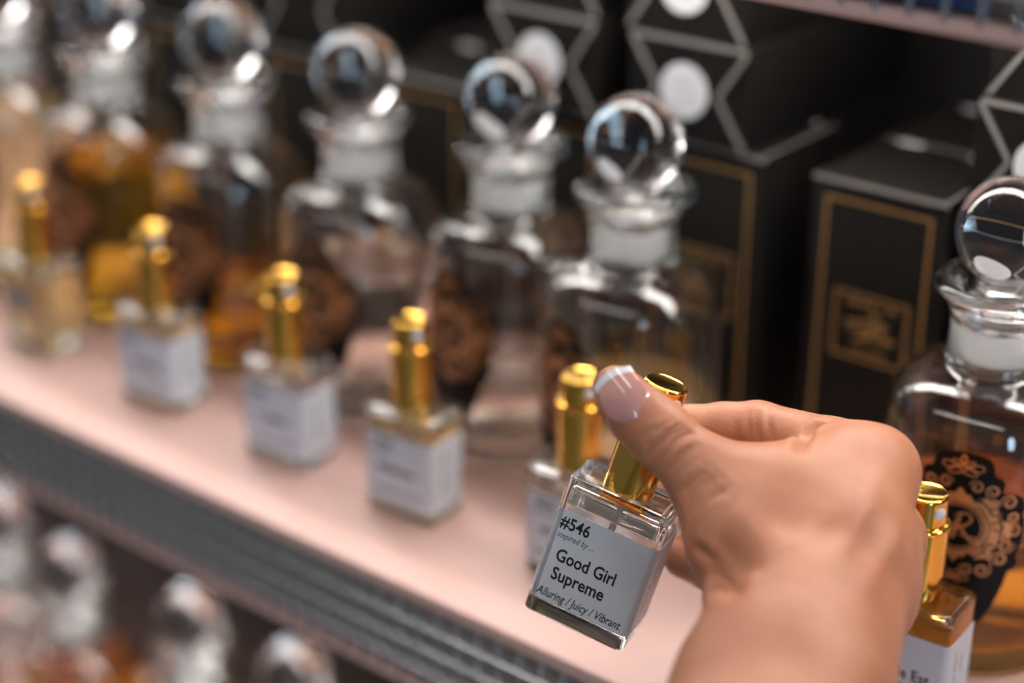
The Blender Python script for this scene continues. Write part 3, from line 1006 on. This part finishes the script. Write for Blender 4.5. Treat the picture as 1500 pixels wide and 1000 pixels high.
def surface_nets(v, lo, h):
    s = v < 0
    nx, ny, nz = v.shape
    # active cells
    c = np.zeros((nx - 1, ny - 1, nz - 1), np.uint8)
    for dx in (0, 1):
        for dy in (0, 1):
            for dz in (0, 1):
                c += s[dx:nx - 1 + dx, dy:ny - 1 + dy, dz:nz - 1 + dz]
    act = np.argwhere((c > 0) & (c < 8))
    idx = -np.ones(c.shape, np.int64)
    idx[act[:, 0], act[:, 1], act[:, 2]] = np.arange(len(act))
    acc = np.zeros((len(act), 3)); cnt = np.zeros(len(act))
    corners = [(i, j, k) for i in (0, 1) for j in (0, 1) for k in (0, 1)]
    cv = {q: v[act[:, 0] + q[0], act[:, 1] + q[1], act[:, 2] + q[2]] for q in corners}
    for q in corners:
        for ax in range(3):
            if q[ax] == 0:
                q2 = list(q); q2[ax] = 1; q2 = tuple(q2)
                va, vb = cv[q], cv[q2]
                cross = (va < 0) != (vb < 0)
                t = np.where(cross, va / np.where(cross, va - vb, 1), 0)
                p = np.tile(np.array(q, float), (len(act), 1)); p[:, ax] += t
                acc += p * cross[:, None]; cnt += cross
    V = (act + acc / cnt[:, None]) * h + lo
    quads = []
    for ax in range(3):
        sl0 = [slice(None)] * 3; sl1 = [slice(None)] * 3
        sl0[ax] = slice(0, -1); sl1[ax] = slice(1, None)
        a, b2 = s[tuple(sl0)], s[tuple(sl1)]
        e = np.argwhere(a != b2)
        o1, o2 = [(1, 2), (2, 0), (0, 1)][ax]
        ok = (e[:, o1] > 0) & (e[:, o2] > 0) & (e[:, o1] < c.shape[o1]) & (e[:, o2] < c.shape[o2])
        e = e[ok]
        flip = a[e[:, 0], e[:, 1], e[:, 2]]
        def cell(d1, d2):
            q = e.copy(); q[:, o1] -= d1; q[:, o2] -= d2
            return idx[q[:, 0], q[:, 1], q[:, 2]]
        Q = np.stack([cell(1, 1), cell(0, 1), cell(0, 0), cell(1, 0)], 1)
        Q[~flip] = Q[~flip][:, ::-1]
        quads.append(Q)
    return V, np.concatenate(quads)


def laplacian(V, Q, it, lam=0.5):
    E = np.concatenate([Q[:, [0, 1]], Q[:, [1, 2]], Q[:, [2, 3]], Q[:, [3, 0]]])
    n = len(V)
    deg = np.bincount(E[:, 0], minlength=n) + np.bincount(E[:, 1], minlength=n)
    for k in range(it):
        S = np.zeros_like(V)
        for ax in range(3):
            S[:, ax] = np.bincount(E[:, 0], V[E[:, 1], ax], n) + np.bincount(E[:, 1], V[E[:, 0], ax], n)
        V = V + lam * (S / deg[:, None] - V)
    return V


fld = chain_field(palm + arm, 0.012)
fld = smin(fld, chain_field([thumb, thumb_meta], 0.002), 0.010)
fld = smin(fld, chain_field([index], 0.002), 0.006)
for fch in (middle, ring, little):
    fld = smin(fld, chain_field([fch], 0.002), 0.003)
HV, HQ = surface_nets(fld, lo, H_STEP)
HV = laplacian(HV, HQ, 6)
hand_me = mesh('human_hand', HV, HQ.tolist(), M['skin'], True)
del fld


def norms(me):
    a = np.zeros(len(me.vertices) * 3); me.vertices.foreach_get('normal', a) if False else None
    a = np.array([v.normal[:] for v in me.vertices])
    return a


bvh = BVHTree.FromPolygons([tuple(v) for v in HV], HQ.tolist())
CAMV = Vector((0, 0, CAM_H))


def on_skin(x, y):
    h = bvh.ray_cast(CAMV, (pt(x, y, 1.0) - CAMV).normalized())
    return h[0]


def groove(V, N, pts, depth, width):
    P = [on_skin(*p) for p in catmull(pts, 5)]
    P = [p for p in P if p is not None]
    if len(P) < 2: return V
    P = np.array([p[:] for p in P])
    bb0, bb1 = P.min(0) - 4 * width, P.max(0) + 4 * width
    sel = np.where(((V > bb0) & (V < bb1)).all(1))[0]
    X = V[sel]
    best = np.full(len(sel), 9.0); along = np.zeros(len(sel))
    for i in range(len(P) - 1):
        a, ab = P[i], P[i + 1] - P[i]
        t = np.clip(((X - a) @ ab) / max(1e-12, ab @ ab), 0, 1)
        d = np.linalg.norm(X - a - t[:, None] * ab, axis=1)
        u = d < best
        best[u] = d[u]; along[u] = ((i + t) / (len(P) - 1))[u]
    fade = np.sin(np.pi * np.clip(along, 0.02, 0.98)) ** 0.6
    prof = -np.exp(-(best / width) ** 2) + 0.35 * np.exp(-((best - 2.2 * width) / width) ** 2)
    V[sel] += N[sel] * (prof * fade * depth)[:, None]
    return V


# one finer level so that the creases have their own geometry
o_h = obj('tmp_hand', hand_me)
sm = o_h.modifiers.new('s', 'SUBSURF'); sm.levels = 1; sm.render_levels = 1
bpy.context.view_layer.update()
fine = bpy.data.meshes.new_from_object(o_h.evaluated_get(bpy.context.evaluated_depsgraph_get()))
bpy.data.objects.remove(o_h)
nv = len(fine.vertices)
co = np.zeros(nv * 3); fine.vertices.foreach_get('co', co); co = co.reshape(-1, 3)
no = np.zeros(nv * 3); fine.vertex_normals.foreach_get('vector', no); no = no.reshape(-1, 3)
CREASES = [([(950, 672), (957, 655), (975, 635), (1000, 618)], .55, 1.0), ([(958, 668), (970, 650), (990, 635), (1010, 625)], .6, 1.0),
           ([(968, 676), (982, 655), (1002, 640), (1020, 632)], .6, 1.0), ([(946, 655), (955, 640), (975, 626)], .4, .8), ([(955, 634), (968, 624), (985, 614)], .3, .7),
           ([(940, 645), (950, 632), (962, 622)], .3, .7), ([(980, 690), (995, 668), (1015, 652)], .35, 1.0),
           ([(1000, 722), (1015, 705), (1036, 690)], .55, 1.3), ([(1005, 735), (1025, 714), (1050, 702)], .6, 1.4), ([(1012, 748), (1035, 728), (1062, 716)], .5, 1.4),
           ([(1172, 662), (1180, 642), (1195, 625), (1212, 616)], 1.0, 1.6), ([(1098, 598), (1096, 620), (1100, 645)], .2, 1.0), ([(1108, 598), (1107, 622), (1112, 648)], .18, 1.0),
           ([(1128, 596), (1126, 620), (1130, 645)], .15, .9),
           ([(1040, 808), (1065, 822), (1095, 846)], 1.5, 5.0), ([(1030, 830), (1055, 850), (1082, 872)], .9, 2.4), ([(1015, 800), (1035, 815), (1055, 840)], .5, 1.6)]
for pts_, dp, wd in CREASES:
    co = groove(co, no, pts_, dp * 2.0 * mm, wd * mm)
# soft tendon and vein relief on the back of the hand
for pts_, dp, wd in [([(1200, 880), (1240, 790), (1290, 690)], -.8, 3.4), ([(1250, 880), (1290, 820), (1320, 780)], -.7, 3.2), ([(1140, 860), (1180, 790), (1230, 740)], -.35, 2.0)]:
    co = groove(co, no, pts_, dp * mm, wd * mm)
fine.vertices.foreach_set('co', co.ravel())
fine.materials.clear(); fine.materials.append(M['skin'])
fine.polygons.foreach_set('use_smooth', [True] * len(fine.polygons))
fine.update(); fine.name = 'human_hand'
hand = obj('human_hand', fine)
tag(hand, 'right hand and wrist pinching the tilted sample bottle by its gold cap', 'hand')

# thumb nail: a curved plate on the dorsal side of the last thumb joint
_b = on_skin(930, 606)
_dm = (_b - CAMV).dot(_f)
NAIL_BASE = pt(932, 612, _dm)
NAIL_TIP = pt(891, 544, _dm + 0.0016)


def nail(name, t0, t1, m, parent, lift=0.0):
    tipP, base = NAIL_TIP, NAIL_BASE
    ax = (base - tipP); L = ax.length; ax.normalize()
    view = (CAMV - (tipP + base) / 2).normalized()
    nn = (view - ax * view.dot(ax)).normalized()
    sd = ax.cross(nn).normalized()
    V, Fc = [], []
    NT, NS = 30, 20
    for i in range(NT + 1):
        t = t0 + (t1 - t0) * (math.sin(0.5 * math.pi * i / NT) if t1 > 0.5 else i / NT)
        for k in range(NS + 1):
            s = -1 + 2 * k / NS
            hw = 0.0064 * (1 - 0.10 * (1 - t)) * (1 if t < 0.62 else math.sqrt(max(0.0, 1 - ((t - 0.62) / 0.40) ** 2)) * 1.0)
            tt = t + (0.10 * s * s if t0 == 0 and i == 0 else 0)
            smile = 0.11 * s * s
            te = t + smile * max(0, 1 - max(0, t - 0.14) / 0.35)
            p = tipP + ax * (te * L) + sd * (s * hw) + nn * (-(s * s) * hw * 0.42 + 0.0009 - 0.0012 * (t - 0.5) ** 2 * 4 * 0.6 + lift)
            V.append(p)
    n1 = len(V)
    V += [v - nn * 0.0006 for v in V]
    w = NS + 1
    for i in range(NT):
        for k in range(NS):
            a = i * w + k
            Fc.append((a, a + 1, a + w + 1, a + w)); Fc.append((n1 + a, n1 + a + w, n1 + a + w + 1, n1 + a + 1))
    for k in range(NS):
        Fc.append((k, n1 + k, n1 + k + 1, k + 1)); a = NT * w + k; Fc.append((a, a + 1, n1 + a + 1, n1 + a))
    for i in range(NT):
        a = i * w; Fc.append((a, a + w, n1 + a + w, n1 + a)); a = i * w + NS; Fc.append((a, n1 + a, n1 + a + w, a + w))
    me = fix_normals(mesh(name, V, Fc, m))
    return obj(name, smooth_by_angle(me, 50), parent)


tn = nail('thumb_nail', 0.13, 0.998, M['nail'], hand)
tn['label'] = 'glossy pink gel nail with a white tip'
nail('nail_tip', 0.0, 0.135, M['nailtip'], tn, 0.00003)
